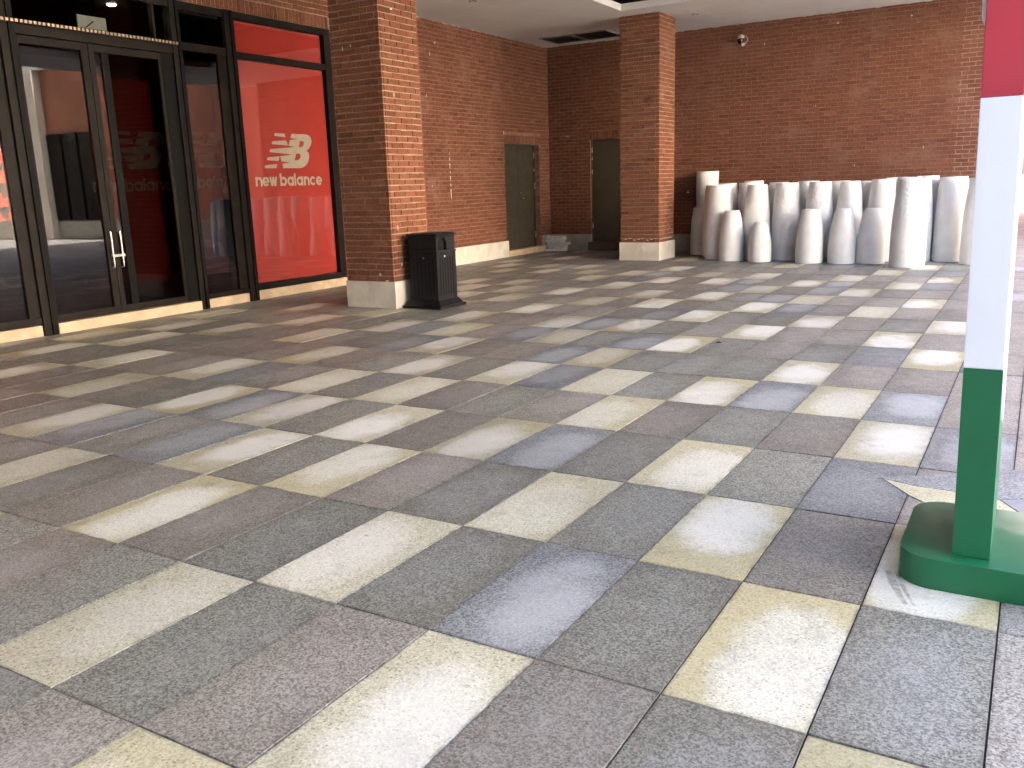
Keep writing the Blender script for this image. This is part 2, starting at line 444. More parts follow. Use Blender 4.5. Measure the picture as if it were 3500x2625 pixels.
pave = empty('pavement', (0, 0, 0), kind='structure')
box('joint_bed', (-15, 14, -14, 38, -.045, -.016), 'bed', pave)
CREAM = {(-1, 1), (-1, 4), (-1, 7), (-2, 3), (0, 2), (0, -1), (0, 6), (0, -4), (1, 3), (1, 5), (1, 7), (1, 0), (1, -2), (1, -6),
 (2, -11), (2, -8), (2, -5), (2, -3), (2, -1), (2, 1), (2, 4), (3, -13), (3, -10), (3, -7), (3, -4), (3, -2), (3, 2), (3, 6),
 (4, -14), (4, -12), (4, -6), (4, -3), (4, -1), (4, 1), (4, 3), (4, 5), (5, -13), (5, -11), (5, -8), (5, -4), (5, 0), (5, 4),
 (6, -14), (6, -10), (6, -7), (6, -5), (6, -2), (6, 1), (6, 6), (7, -12), (7, -9), (7, -6), (7, -3), (7, -1), (7, 2), (7, 5),
 (8, -8), (8, -5), (8, 0), (8, 3), (8, 6), (9, -9), (9, -7), (9, -4), (9, -2), (9, 1), (9, 4), (10, -10), (10, -8), (10, -6), (10, -3), (10, -1), (10, 2), (10, 5),
 (11, -11), (11, -9), (11, -5), (11, 0), (11, 3), (12, -7), (12, -4), (12, -2), (12, 1), (12, 4), (13, -12), (13, -10), (13, -8), (13, -6), (13, -3), (13, -1), (13, 2), (13, 5),
 (14, -13), (14, -11), (14, -9), (14, -5), (14, 3), (15, -14), (15, -1), (15, 4), (16, -12), (16, -6), (17, -14), (17, -9), (17, 0), (17, 3), (5, 9), (8, 9), (11, 8), (14, 9), (-3, 6), (-4, 4), (-3, 2)}
BLUE = {(0, 4), (1, -5), (1, -3), (2, -4), (2, 2), (2, 6), (3, 7), (4, 0), (4, 4), (4, 6), (3, -6), (5, -5), (5, -1), (6, -6), (6, -3), (6, 0), (6, 5), (7, -2), (10, 1), (11, -1), (12, -1), (8, -1), (12, 5), (9, 2)}
PINK = {(-1, -1), (-1, 3), (-1, 5), (-2, 2), (0, 0), (0, -2), (0, 8), (1, 1), (1, 6), (1, 8), (2, -10), (2, -9), (2, -7), (2, 0), (3, -9), (3, -8), (3, -1), (3, 1), (3, 3), (3, 5), (4, -10), (4, -9), (4, -8), (4, -7), (4, -5), (4, 7), (5, -9), (5, -3), (5, -2), (5, 5), (5, 6), (5, 7),
 (6, -11), (6, -9), (6, -4), (6, 3), (7, -11), (7, -5), (7, -4), (7, 1), (7, 3), (7, 4), (7, 6), (2, 7), (2, 8), (3, 8), (-2, 8), (-1, 8), (8, -3), (9, 3), (10, 4), (9, -5), (11, -8), (12, 3), (12, -9), (14, 0), (14, 1)}
GREY = {(-1, 0), (-1, 2), (-1, 6), (-2, 1), (0, 1), (0, 3), (0, 5), (0, 7), (0, -3), (1, -7), (1, -4), (1, -1), (1, 2), (1, 4), (2, -6), (2, -2), (2, 3), (2, 5), (3, -14), (3, -12), (3, -11), (3, -5), (3, -3), (3, 0), (3, 4), (4, -13), (4, -11), (4, -4), (4, -2), (4, 2), (5, -14), (5, -12), (5, -10), (5, -7), (5, -6), (5, 1), (5, 2), (5, 3), (6, -13), (6, -12), (6, -8), (6, -1), (6, 2), (6, 4), (7, -10), (7, -8), (7, -7), (7, 0), (8, -4), (8, -2), (8, 5), (9, 0)}
def slab_kind(r, c):
    for s, kx in ((CREAM, 'W'), (BLUE, 'B'), (PINK, 'P'), (GREY, 'G')):
        if (r, c) in s: return kx
    h = random.Random(r * 131 + c * 17 + 5).random()
    return 'G' if h < .46 else ('P' if h < .86 else ('B' if h < .93 or -1 < r < 16 else 'W'))
GAP = .0065
def slab_geo(x0, x1, y0, y1, dz):
    b = .003
    return ([(x0, y0, -.04), (x1, y0, -.04), (x1, y1, -.04), (x0, y1, -.04), (x0, y0, dz - b), (x1, y0, dz - b), (x1, y1, dz - b), (x0, y1, dz - b),
             (x0 + b, y0 + b, dz), (x1 - b, y0 + b, dz), (x1 - b, y1 - b, dz), (x0 + b, y1 - b, dz)],
            [(8, 9, 10, 11), (4, 5, 9, 8), (5, 6, 10, 9), (6, 7, 11, 10), (7, 4, 8, 11), (0, 1, 5, 4), (1, 2, 6, 5), (2, 3, 7, 6), (3, 0, 4, 7)])
SUV = [[(0, 0), (1, 0), (1, 1), (0, 1)]] + [[(0, 0), (1, 0), (1, 0), (0, 0)], [(1, 0), (1, 1), (1, 1), (1, 0)], [(1, 1), (0, 1), (0, 1), (1, 1)], [(0, 1), (0, 0), (0, 0), (0, 1)]] * 2
SUVF = [t for f in SUV for p in f for t in p]
slab_me = {}
for kx in 'GPBW':
    vs, fs = slab_geo(-.5 + GAP, .5 - GAP, -1 + GAP, 1 - GAP, 0)
    me = bpy.data.meshes.new('paving_slab'); me.from_pydata([tuple(Vector(v) * U) for v in vs], [], fs)
    me.uv_layers.new(name='UVMap').data.foreach_set('uv', SUVF); me.materials.append(GR[kx]); slab_me[kx] = me
cells = []
for r in range(-7, 19):
    for c in range(-15, 14):
        p = Vector((c + .5, 2 * r + 1, 0)); q = project(p)
        seen = any(in_frame((c + a, 2 * r + b, 0), .0) for a in (0, .5, 1) for b in (0, 1, 2)) if q else False
        hid = (-10.4 < p.x < -8.4 and 15.5 < p.y < 17.5) or (-8.5 < p.x < -6.5 and 32.2 < p.y < 34.2) or (p.y > 34.6 and p.x > -6.5)
        cells.append((0 if (not seen or hid) else (CAM - p).length, r, c, p))
vis = sorted([x for x in cells if x[0] > 0], key=lambda x: x[0])
single = {(x[1], x[2]) for x in vis[:300]}
rest = {kx: [MB(), [], []] for kx in 'GPBW'}
for d, r, c, p in cells:
    kx = slab_kind(r, c); rr = random.Random(r * 977 + c * 31)
    dz = rr.uniform(-.004, .004)
    if (r, c) in single:
        o = bpy.data.objects.new('paving_slab', slab_me[kx]); link(o, pave)
        o.location = (p + Vector((0, 0, dz))) * U; o.rotation_euler = (rr.gauss(0, .0009), rr.gauss(0, .0012), rr.gauss(0, .0006))
    else:
        vs, fs = slab_geo(c + GAP, c + 1 - GAP, 2 * r + GAP, 2 * r + 2 - GAP, dz)
        m, u, a = rest[kx]; m.add(vs, fs); u += SUVF; a += [rr.random()] * 12
for kx, (m, u, a) in rest.items():
    if m.v: m.build({'G': 'grey_paving', 'P': 'pink_paving', 'B': 'blue_paving', 'W': 'cream_paving'}[kx], GR[kx], pave, fix=False, uvs=u, attrs={'rnd': a}, kind='stuff')

# inlaid star point beside the flag post
def inlay(name, pts, z, mat):
    m = MB().prism(pts, 'z', -.02, z); o = m.build(name, mat, pave, at=(pts[0][0], pts[0][1], 0))
    ul = o.data.uv_layers.new(name='UVMap')
    for i, lp in enumerate(o.data.loops): ul.data[i].uv = (.93, .95)
    return o
inlay('paving_slab', [(6.65, 5.41), (7.05, 5.28), (7.44, 5.27), (7.90, 5.19), (8.12, 5.33), (9.2, 5.9), (9.2, 7.2), (8.1, 6.43)], .0065, GR['B'])
inlay('paving_slab', [(6.69, 5.38), (6.86, 5.15), (7.02, 4.93), (7.5, 4.45), (8.3, 4.5), (8.07, 4.85), (7.89, 5.17), (7.44, 5.255), (7.05, 5.265)], .007, GR['W'])
inlay('paving_slab', [(7.905, 5.175), (8.085, 4.86), (8.31, 4.52), (9.4, 4.4), (9.4, 5.95), (8.13, 5.31)], .0075, 'ribbed')

# black rubbing marks by the green foot, small leaves
sc = MB()
def curve_strip(m, pts, wd, z):
    b = len(m.v); n = len(pts)
    for i, p in enumerate(pts):
        a = Vector(pts[min(i + 1, n - 1)]) - Vector(pts[max(i - 1, 0)]); a = Vector((-a.y, a.x)).normalized() * wd * (1 - .8 * abs(i / (n - 1) - .35))
        m.v += [Vector((p[0] - a.x, p[1] - a.y, z)), Vector((p[0] + a.x, p[1] + a.y, z))]
    for i in range(n - 1): m.f.append((b + 2 * i, b + 2 * i + 1, b + 2 * i + 3, b + 2 * i + 2))
for i, (off, wd) in enumerate(((0, .035), (.07, .02))):
    m = MB(); curve_strip(m, [(7.10 + off + t * .22, 2.78 - t * .75 + .12 * t * t) for t in [j / 9 for j in range(10)]], wd, .008 + .001 * i)
    o = m.build('scuff_mark', 'scuff', None, at=(7.15 + off, 2.6, .006), fix=False)
    tag(o, ['dark rubbed scuff mark on the cream slab below the green foot', 'thin second scuff line beside the darker mark near the green foot'][i], 'scuff mark', 'scuff marks by the green foot')
def leaf(name, x, y, s, rz, label):
    m = MB().add([(-s, 0, .01), (0, -s * .4, .03), (s, 0, .012), (0, s * .4, .04), (-s, 0, 0), (s, 0, 0)], [(0, 1, 2, 3), (4, 5, 1, 0), (4, 5, 3, 0)])
    o = m.build(name, 'leaf', None, at=(0, 0, 0), fix=False); o.location = Vector((x, y, .005)) * U; o.rotation_euler[2] = rz
    tag(o, label, 'leaf')
leaf('dry_leaf', 2.2, 13.3, .07, .5, 'small dark dry leaf lying alone on a grey slab mid floor')

# ------------------------------------------------------------------ brick columns
ZC = 10.5
def column(x0, x1, y0, y1, label, spots):
    t = empty('brick_column', ((x0 + x1) / 2, (y0 + y1) / 2, 0), label, 'column', 'brick columns under the canopy')
    box('mortar_core', (x0 + .03, x1 - .03, y0 + .03, y1 - .03, .79, ZC), 'mortar', t)
    nz = .80; e = .03; j = .004
    xm = (x0 + x1) / 2 + .1; ym = (y0 + y1) / 2
    # plinth slabs: two on each face
    for a, b in ((x0 - e, xm - j), (xm + j, x1 + e)):
        box('plinth_slab', (a, b, y0 - e, y0 + .1, 0, nz), 'plinth', t, bevel=.008)
        box('plinth_slab', (a, b, y1 - .1, y1 + e, 0, nz), 'plinth', t, bevel=.008)
    for a, b in ((y0 + .104, ym - j), (ym + j, y1 - .104)):
        box('plinth_slab', (x1 - .1, x1 + e + .003, a, b, 0, nz), 'plinth', t, bevel=.008)
        box('plinth_slab', (x0 - e - .003, x0 + .1, a, b, 0, nz), 'plinth', t, bevel=.008)
    d = .06
    lay(t, layout(x0, x1, nz, ZC, shift=.13), '-y', y0, 'brick', most=150)
    lay(t, layout(y0 + d, y1 - d, nz, ZC, shift=.2), '+x', x1, 'brick', most=150)
    lay(t, layout(x0, x1, nz, ZC, shift=.13), '+y', y1, 'brick', most=0)
    lay(t, layout(y0 + d, y1 - d, nz, ZC, shift=.2), '-x', x0, 'brick', most=0)
    smears(t, spots)
    return t
random.seed(11)
column(-10.32, -8.47, 15.6, 17.45, 'near brick column with a cream plinth beside the black litter bin',
       [((-9.0, 15.6, 1.02), 'y', .035, .045), ((-8.75, 15.6, .83), 'y', .06, .03), ((-9.85, 15.6, 7.55), 'y', .012, .06), ((-9.55, 15.6, 7.6), 'y', .012, .05), ((-8.47, 16.0, 1.3), 'x', .03, .05), ((-8.47, 15.9, 9.1), 'x', .02, .05), ((-8.47, 16.2, 8.55), 'x', .05, .02), ((-8.47, 16.1, 6.2), 'x', .015, .06), ((-8.47, 15.9, 2.4), 'x', .02, .07)])
column(-8.47, -6.58, 32.3, 34.2, 'far brick column with a cream plinth between grey door and white planters',
       [((-8.2 + i * .21, 32.3, .95 + .04 * math.sin(i * 2.1)), 'y', .08, .018) for i in range(8)] + [((-6.58, 32.5 + i * .25, .95), 'x', .07, .02) for i in range(6)])

# ------------------------------------------------------------------ side wall with double door
random.seed(21)
LX = -15.0
sw = empty('brick_wall', (LX, 29, 0), 'brown brick wall with grey double door behind the near column', 'wall')
DY0, DY1, DZ = 33.15, 36.72, 5.55
MB().prism([(21, 0), (DY0, 0), (DY0, DZ), (DY1, DZ), (DY1, 0), (39, 0), (39, ZC), (21, ZC)], 'x', LX - 1.0, LX - .02).build('mortar_bed', 'mortar2', sw)
lay(sw, layout(21.0, 37.78, .80, ZC, [(DY0, DY1, 0, DZ), (DY0 - .04, DY1 + .14, DZ, DZ + .43)]) + soldiers(DY0 - .04, DY1 + .14, DZ, DZ + .43), '+x', LX, 'brick2', visible=lambda p: p.y > 24.5)
a = 21.0
while a < DY0 - .05:
    b = min(a + 2.43, DY0); box('plinth_slab', (LX - .1, LX + .09, a + .004, b - .004, 0, .80), 'plinth', sw, bevel=.01); a = b
box('plinth_slab', (LX - .1, LX + .09, DY1 + .02, 37.6, 0, .84), 'plinth_grey', sw, bevel=.01)
dr = box('door', (LX - .34, LX - .28, DY0 + .05, DY1 - .30, .32, DZ - .06), 'frame_dark', sw)
for (a, b) in ((DY0 + .06, 34.70), (34.72, DY1 - .32)):
    box('door_leaf', (LX - .29, LX - .23, a, b, .34, DZ - .08), 'door', dr, bevel=.008)
MB().prism([(DY0, .30), (DY0 + .05, .30), (DY0 + .05, DZ - .06), (DY1 - .30, DZ - .06), (DY1 - .30, .30), (DY1 - .22, .30), (DY1 - .22, DZ - .001), (DY0, DZ - .001)], 'x', LX - .36, LX - .19).build('door_frame', 'door', dr)
for z in (4.85, 4.2, 3.3, .75): box('hinge', (LX - .20, LX - .165, DY1 - .33, DY1 - .27, z, z + (.32 if z != 4.2 else .18)), 'steel', dr)
MB().tube([(LX - .24, 35.02, 2.86), (LX - .12, 35.02, 2.86), (LX - .12, 35.3, 2.86)], .028).build('handle', 'steel', dr)
MB().lathe([(.04, -.03), (.04, .03)], seg=14).build('lock', 'steel', dr, at=(0, 0, 0)).matrix_local = Matrix.Translation((Vector((LX - .22, 34.95, 3.14)) - ORG[dr]) * U) @ Matrix.Rotation(math.pi / 2, 4, 'Y')
box('reveal_backing', (LX - 1.05, LX - .37, DY0 - .02, DY1 + .02, 0, DZ + .02), 'mortar2', sw)
for i, (yy) in enumerate((DY1 - .215,)): lay(sw, layout(LX - .2, LX - .06, .84, DZ - .0), '-y', DY1 + .0, 'brick2', most=0)
box('door_sill', (LX - .3, LX + .12, DY0 + .01, DY1 + .25, .0, .30), 'sill', sw, bevel=.015)
smears(sw, [((LX, 28.33, 5.0 - i * .19 - .05 * (i % 3)), 'x', .012 + .012 * ((i * 7) % 3), .05 + .025 * (i % 2)) for i in range(9)] + [((LX, 28.33, 3.2), 'x', .02, .19)]
       + [((LX, 27.6, 9.6), 'x', .05, .03), ((LX, 27.2, 9.1), 'x', .015, .1), ((LX, 26.8, 7.4), 'x', .012, .07), ((LX, 33.12, 6.05), 'x', .01, .09), ((LX, 26.9, 3.6), 'x', .01, .04)])
m = MB()
rs = random.Random(3)
for i in range(46):
    y = rs.uniform(24.5, 37.6); a, b = rs.uniform(.03, .16), rs.uniform(.012, .035)
    m.prism([(y - a, ZC), (y - a * .4, ZC - b), (y + a * .5, ZC - b * .8), (y + a, ZC)], 'x', LX - .01, LX + .012)
m.build('plaster_edge', 'blob', sw, kind='stuff')

# ------------------------------------------------------------------ back wall
random.seed(31)
BY, BX1 = 37.8, 7.0
bw = empty('brick_wall', (-4, BY, 0), 'long brick wall behind the white planters with a security camera', 'wall')
EX0, EX1, EZ = -12.56, -10.3, 5.70
MB().prism([(LX - .02, 0), (EX0, 0), (EX0, EZ), (EX1, EZ), (EX1, 0), (4.6, 0), (4.6, ZC), (LX - .02, ZC)], 'y', BY + .02, BY + 1.2).build('mortar_bed', 'mortar2', bw)
MB().box(4.602, BX1, BY + .016, BY + 1.2, 0, ZC).build('mortar_bed', 'mortar3', bw)
lay(bw, layout(LX, BX1, .84, ZC, [(EX0, EX1, 0, EZ), (EX0 - .06, EX1 + .06, EZ, EZ + .43)], shift=.17) + soldiers(EX0 - .06, EX1 + .06, EZ, EZ + .43), '-y', BY, 'brick2',
    visible=lambda p: (p.x < -9.7 or p.x > -7.7) and (p.x < -6.7 or p.z > 3.4) and p.x < 6.2)
lay(bw, layout(BY + .06, BY + 1.2, .84, ZC), '+x', BX1, 'brick2', most=0)
for a, b in ((LX + .1, -13.75), (-13.742, EX0 + .02), (EX1, -7.2), (-7.19, -4), (-3.99, -.5), (-.49, 3.2), (3.21, BX1)):
    box('plinth_slab', (a, b, BY - .12, BY + .1, 0, .84), 'plinth_grey', bw, bevel=.01)
d2 = box('door', (EX0 + .02, EX1 - .02, BY + .20, BY + .26, .48, EZ - .04), 'frame_dark', bw)
box('door_leaf', (EX0 + .07, EX1 - .07, BY + .13, BY + .195, .50, EZ - .08), 'door', d2, bevel=.008)
MB().prism([(EX0, .46), (EX0 + .06, .46), (EX0 + .06, EZ - .07), (EX1 - .06, EZ - .07), (EX1 - .06, .46), (EX1, .46), (EX1, EZ - .001), (EX0, EZ - .001)], 'y', BY + .11, BY + .28).build('door_frame', 'door', d2)
for z, h in ((5.03, .33), (4.68, .17), (3.85, .33), (1.15, .31)): box('hinge', (EX0 + .045, EX0 + .09, BY + .085, BY + .125, z, z + h), 'steel', d2)
box('door_step', (EX0 - .03, EX1 + .2, BY - .35, BY + .3, 0, .455), 'step', bw, bevel=.012)
box('reveal_backing', (EX0 - .02, EX1 + .02, BY + .29, BY + 1.25, 0, EZ + .02), 'mortar2', bw)
m = MB()
for i in range(70):
    x = rs.uniform(LX, 6.8); a, b = rs.uniform(.03, .18), rs.uniform(.012, .04)
    m.prism([(x - a, ZC), (x - a * .4, ZC - b), (x + a * .5, ZC - b * .8), (x + a, ZC)], 'y', BY + .01, BY - .012)
m.build('plaster_edge', 'blob', bw, kind='stuff')
smears(bw, [((-3.6, BY, 9.5), 'y', .025, .05), ((-1.2, BY, 6.6), 'y', .015, .025), ((-4.6, BY, 6.9), 'y', .012, .03), ((2.6, BY, 10.0), 'y', .03, .03), ((3.4, BY, 4.55), 'y', .015, .06), ((5.6, BY, 4.6), 'y', .06, .09), ((-7.2, BY, 2.9), 'y', .07, .05), ((-.4, BY, 10.05), 'y', .05, .03), ((.6, BY, 3.9), 'y', .015, .05), ((-13.9, BY, 5.96), 'y', .12, .015)])

# ------------------------------------------------------------------ ceiling, canopy and unseen added light blockers
CX0, CX1, CY0, CY1 = -16.5, 9.5, -22.0, 39.0
OX0, OX1, OY0, OY1 = -7.83, 3.5, 6.0, 31.06
o_ = [(CX0, CY0), (CX1, CY0), (CX1, CY1), (CX0, CY1)]; i_ = [(OX0, OY0), (OX1, OY0), (OX1, OY1), (OX0, OY1)]
vs = [(x, y, ZC) for x, y in o_] + [(x, y, ZC) for x, y in i_] + [(x, y, ZC + .27) for x, y in i_] + [(x, y, ZC + .27) for x, y in o_]
fs = []
for q in range(4):
    n = (q + 1) % 4
    fs += [(q, n, 4 + n, 4 + q), (4 + q, 4 + n, 8 + n, 8 + q), (8 + q, 8 + n, 12 + n, 12 + q), (12 + q, 12 + n, n, q)]
tag(MB().add(vs, fs).build('ceiling', 'plaster', at=(-4, 13, ZC)), kind='structure')
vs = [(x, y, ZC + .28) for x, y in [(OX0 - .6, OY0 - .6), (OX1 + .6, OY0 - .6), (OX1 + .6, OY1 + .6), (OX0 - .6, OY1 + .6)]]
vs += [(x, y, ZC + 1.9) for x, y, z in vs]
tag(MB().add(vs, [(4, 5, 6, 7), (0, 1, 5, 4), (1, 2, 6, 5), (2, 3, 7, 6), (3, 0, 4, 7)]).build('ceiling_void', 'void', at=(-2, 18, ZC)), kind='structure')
up = MB().box(-60, CX1, CY0, 90, ZC + 1.95, 23).build('upper_storey', 'far_brick', at=(-20, 30, ZC + 1.95))  # unseen mass added over the canopy to keep the sun off the court
tag(up, 'brick upper storeys of the building resting above the canopy', 'building')
bk = MB().box(-60, 74, -80, CY0 - .02, 0, 23).build('shop_block', 'far_grey', at=(0, -60, 0))  # unseen mass added behind the viewpoint so camera-facing sides stay darker
tag(bk, 'grey block closing the court behind the viewpoint, out of view', 'building')

def downlight(x, y, label):
    t = empty('downlight', (x, y, ZC), label, 'light fitting', 'recessed ceiling spots')
    MB().lathe([(.10, ZC - .03), (.15, ZC - .025), (.16, ZC - .002), (.16, ZC + .02)], x, y, 20).build('rim', 'steel', t)
    MB().lathe([(.09, ZC - .034), (.02, ZC - .04)], x, y, 16).build('lens', 'far_white', t)
downlight(-11.5, 25.3, 'small unlit ceiling spot between the near column and the wall')
downlight(-5.6, 33.9, 'small unlit ceiling spot right of the far column top')
def vent(x0, x1, y0, y1, label):
    t = empty('ceiling_vent', ((x0 + x1) / 2, (y0 + y1) / 2, ZC), label, 'vent', 'ceiling air grilles')
    box('backing', (x0 + .05, x1 - .05, y0 + .05, y1 - .05, ZC - .02, ZC - .004), 'step', t)
    z0, z1 = ZC - .06, ZC - .002
    vs = [(x, y, z0) for x, y in ((x0, y0), (x1, y0), (x1, y1), (x0, y1), (x0 + .06, y0 + .06), (x1 - .06, y0 + .06), (x1 - .06, y1 - .06), (x0 + .06, y1 - .06))]
    vs += [(a, b, z1) for a, b, c in vs]; fs = []
    for q in range(4):
        n = (q + 1) % 4; fs += [(q, n, 4 + n, 4 + q), (q, n, 8 + n, 8 + q), (4 + q, 4 + n, 12 + n, 12 + q), (8 + q, 8 + n, 12 + n, 12 + q)]
    MB().add(vs, fs).build('frame', 'plinth_grey', t)
    n = 12
    for i in range(n):
        y = y0 + .09 + (y1 - y0 - .18) * (i + .5) / n
        MB().prism([(y - .04, z0 + .004), (y - .025, z0 + .004), (y + .04, z1 - .014), (y + .025, z1 - .014)], 'x', x0 + .06, x1 - .06).build('slat', 'vent', t, at=((x0 + x1) / 2, y, z0))
vent(-13.8, -12.10, 34.72, 36.8, 'dark ceiling air grille nearer the wall corner, left of the pair')
vent(-12.02, -10.2, 34.72, 36.8, 'dark ceiling air grille by the far column, right of the pair')

# ------------------------------------------------------------------ shop front
random.seed(41)
SX = -14.6
sf = empty('storefront', (SX, 12, 0), 'dark framed glass shop front with red window and double doors', 'shop front')
def bar(name, y0, y1, z0, z1, x0=SX - .22, x1=SX + .02, mat='frame', bev=.012): return box(name, (x0, x1, y0, y1, z0, z1), mat, sf, bevel=bev)
ZT = 9.2
# posts run to the ground, with a raised cover strip
for y0, y1 in ((8.28, 8.66), (13.48, 13.78), (15.55, 15.90), (3.4, 3.75)):
    bar('post', y0, y1, 0, ZT, SX - .25, SX + .06)
    bar('cover_strip', y0 + (y1 - y0) * .55, y1 - .02, .02, ZT - .02, SX + .061, SX + .12, 'frame_dark')
bar('post', 20.12, 20.45, .34, ZT, SX - .25, SX + .03)
for y0, y1 in ((3.75, 8.28), (8.66, 13.48), (13.78, 15.55), (15.90, 20.12)):
    bar('head_rail', y0, y1, ZT - .22, ZT - .002)
# red window rails
bar('bottom_rail', 15.90, 20.12, .32, .52); bar('transom', 15.90, 20.12, 7.79, 7.99)
bar('bottom_rail', 13.78, 15.55, .31, .45); bar('transom', 13.78, 15.55, 7.82, 8.04); bar('side_stile', 15.20, 15.55, .45, 7.82, SX - .2, SX - .03)
bar('bottom_rail', 3.75, 8.28, .32, .50); bar('transom', 3.75, 8.28, 7.82, 8.04); bar('side_stile', 7.98, 8.28, .50, 7.82, SX - .2, SX - .03)
bar('door_head', 8.66, 13.48, 7.66, 8.02, SX - .22, SX + .03); bar('side_stile', 12.92, 13.00, 8.02, ZT - .22, SX - .2, SX - .02)
bar('jamb', 13.08, 13.48, .30, 7.66, SX - .24, SX - .02, 'frame_dark')
for a, b in ((-2, 3.4), (3.76, 8.27), (8.67, 13.47), (13.79, 15.54), (15.91, 20.45)):
    d = .10 if a == 8.67 else .0
    box('sill', (SX - .4, SX + .0 + d, a, b, 0, .29 if a != 15.91 else .31), 'sill', sf, bevel=.012)
def pane(y0, y1, z0, z1, mat='glass', parent=None): return box('glass_pane', (SX - .105, SX - .085, y0, y1, z0, z1), mat, parent or sf)
pane(3.75, 8.28, .5, 7.82); pane(3.75, 8.28, 8.04, 8.98); pane(8.66, 13.48, 8.02, 8.98)
pane(13.78, 15.2, .45, 7.82); pane(13.78, 15.55, 8.04, 8.98); pane(15.9, 20.12, .52, 7.79, 'glass_clear'); pane(15.9, 20.12, 7.99, 8.98, 'glass_clear')
def door(y0, y1, s0, s1, hy):
    d = empty('shop_door', (SX, (y0 + y1) / 2, .3)); d.parent = sf; d.location = (ORG[d] - ORG[sf]) * U
    a, b = SX - .16, SX - .03
    box('stile', (a, b, y0, y0 + s0, .31, 7.65), 'frame', d, bevel=.008); box('stile', (a, b, y1 - s1, y1, .31, 7.65), 'frame', d, bevel=.008)
    box('rail', (a, b, y0 + s0, y1 - s1, .31, .50), 'frame', d, bevel=.008); box('rail', (a, b, y0 + s0, y1 - s1, 7.45, 7.65), 'frame', d, bevel=.008)
    pane(y0 + s0, y1 - s1, .50, 7.45, 'glass', d)
    hx = SX + .07
    MB().tube([(SX - .04, hy, 2.62), (hx, hy, 2.60), (hx, hy, 2.5), (hx, hy, 1.7), (hx, hy, 1.62), (SX - .04, hy, 1.60)], .022).build('handle', 'steel', d)
door(8.67, 10.70, .10, .20, 10.60); door(10.72, 13.07, .16, .10, 10.90)
bar('inner_stile', 11.10, 11.33, .51, 7.44, SX - .075, SX - .045, 'frame_dark', .004)
box('lock_bar', (SX + .04, SX + .11, 10.55, 10.96, 1.90, 1.98), 'steel', sf, bevel=.01)
# beaded strip over the doors
st = box('light_strip', (SX + .10, SX + .15, 5.8, 13.6, 7.90, 8.0), 'frame', sf)
for i in range(64):
    y = 5.86 + i * .1215
    box('bead', (SX + .151, SX + .175, y, y + .07, 7.915, 7.985), 'bead', st)
pl = box('sensor_plate', (SX + .06, SX + .11, 10.42, 11.28, 8.01, 8.34), 'plate', sf, bevel=.01)
MB().prism([(10.62, 8.03), (10.66, 8.03), (10.90, 8.20), (10.87, 8.22)], 'x', SX + .105, SX + .118).build('arm', 'frame_dark', pl)
# brick band over the front
m = MB().box(SX - .9, SX - .072, -2, 21.2, ZT, ZC).build('mortar_bed', 'mortar', sf)
lay(sf, soldiers(-2, 20.5, ZT + .01, ZT + .44) + layout(-2, 21.2, ZT + .45, ZC), '+x', SX - .05, 'brick', visible=lambda p: p.y < 20.5)
MB().box(SX - .9, SX - .072, 20.46, 21.2, 0, ZT).build('mortar_bed', 'mortar', sf)
lay(sf, layout(20.46, 21.2, .3, ZT), '+x', SX - .05, 'brick', most=0)
MB().box(LX - .95, SX - .072, 21.18, 21.21, 0, ZC).build('return_face', 'mortar', sf)

# printed window poster with emblem and lettering
LOGO = dict(
S1=[(17.497, 5.525), (17.954, 5.523), (17.987, 5.401), (17.462, 5.438)],
S2=[(17.36, 5.256), (18.01, 5.299), (18.075, 5.128), (17.311, 5.159)],
S4=[(17.067, 4.715), (17.633, 4.761), (17.558, 4.601), (17.017, 4.628)],
S5=[(16.918, 4.455), (17.492, 4.499), (17.428, 4.362), (16.872, 4.357)])
LB = [(18.294, 5.527), (18.955, 5.531), (19.061, 5.52), (19.164, 5.488), (19.238, 5.425), (19.264, 5.349), (19.261, 5.275), (19.223, 5.183), (19.127, 5.062), (18.958, 4.958), (19.042, 4.914), (19.082, 4.841), (19.084, 4.767), (19.042, 4.647), (18.97, 4.537), (18.866, 4.454), (18.738, 4.393), (18.602, 4.366), (17.759, 4.362), (17.727, 4.51), (18.133, 4.556), (17.699, 4.588), (17.65, 4.761), (18.285, 4.822), (17.173, 4.896), (17.229, 4.989), (18.421, 5.083), (18.096, 5.127), (18.19, 5.312), (18.576, 5.353), (18.229, 5.381)]
H1 = [(18.682, 5.292), (18.807, 5.295), (18.865, 5.269), (18.872, 5.221), (18.843, 5.156), (18.784, 5.108), (18.701, 5.081), (18.588, 5.082)]
H2 = [(18.437, 4.856), (18.582, 4.858), (18.645, 4.834), (18.656, 4.79), (18.631, 4.717), (18.571, 4.662), (18.489, 4.633), (18.337, 4.63)]
def emblem(parent, mat, x, dy, dz, s=1.0, c=(18.07, 4.94)):
    def T(p): return (c[0] + dy + (p[0] - c[0]) * s, c[1] + dz + (p[1] - c[1]) * s)
    for q in LOGO.values():
        MB().add([(x, *T(p)) for p in q], [tuple(range(len(q)))]).build('emblem_stripe', mat, parent, at=(x, *T(q[0])), fix=False)
    loops = [[Vector((*T(p), 0)) for p in L] for L in (LB, H1, H2)]
    tris = tessellate_polygon(loops); pts = [p for L in loops for p in L]
    m = MB().add([(x, p.x, p.y) for p in pts], [tuple(t) for t in tris]); bb = m.build('emblem', mat, parent, at=(x, *T(c)), fix=True)
    return bb
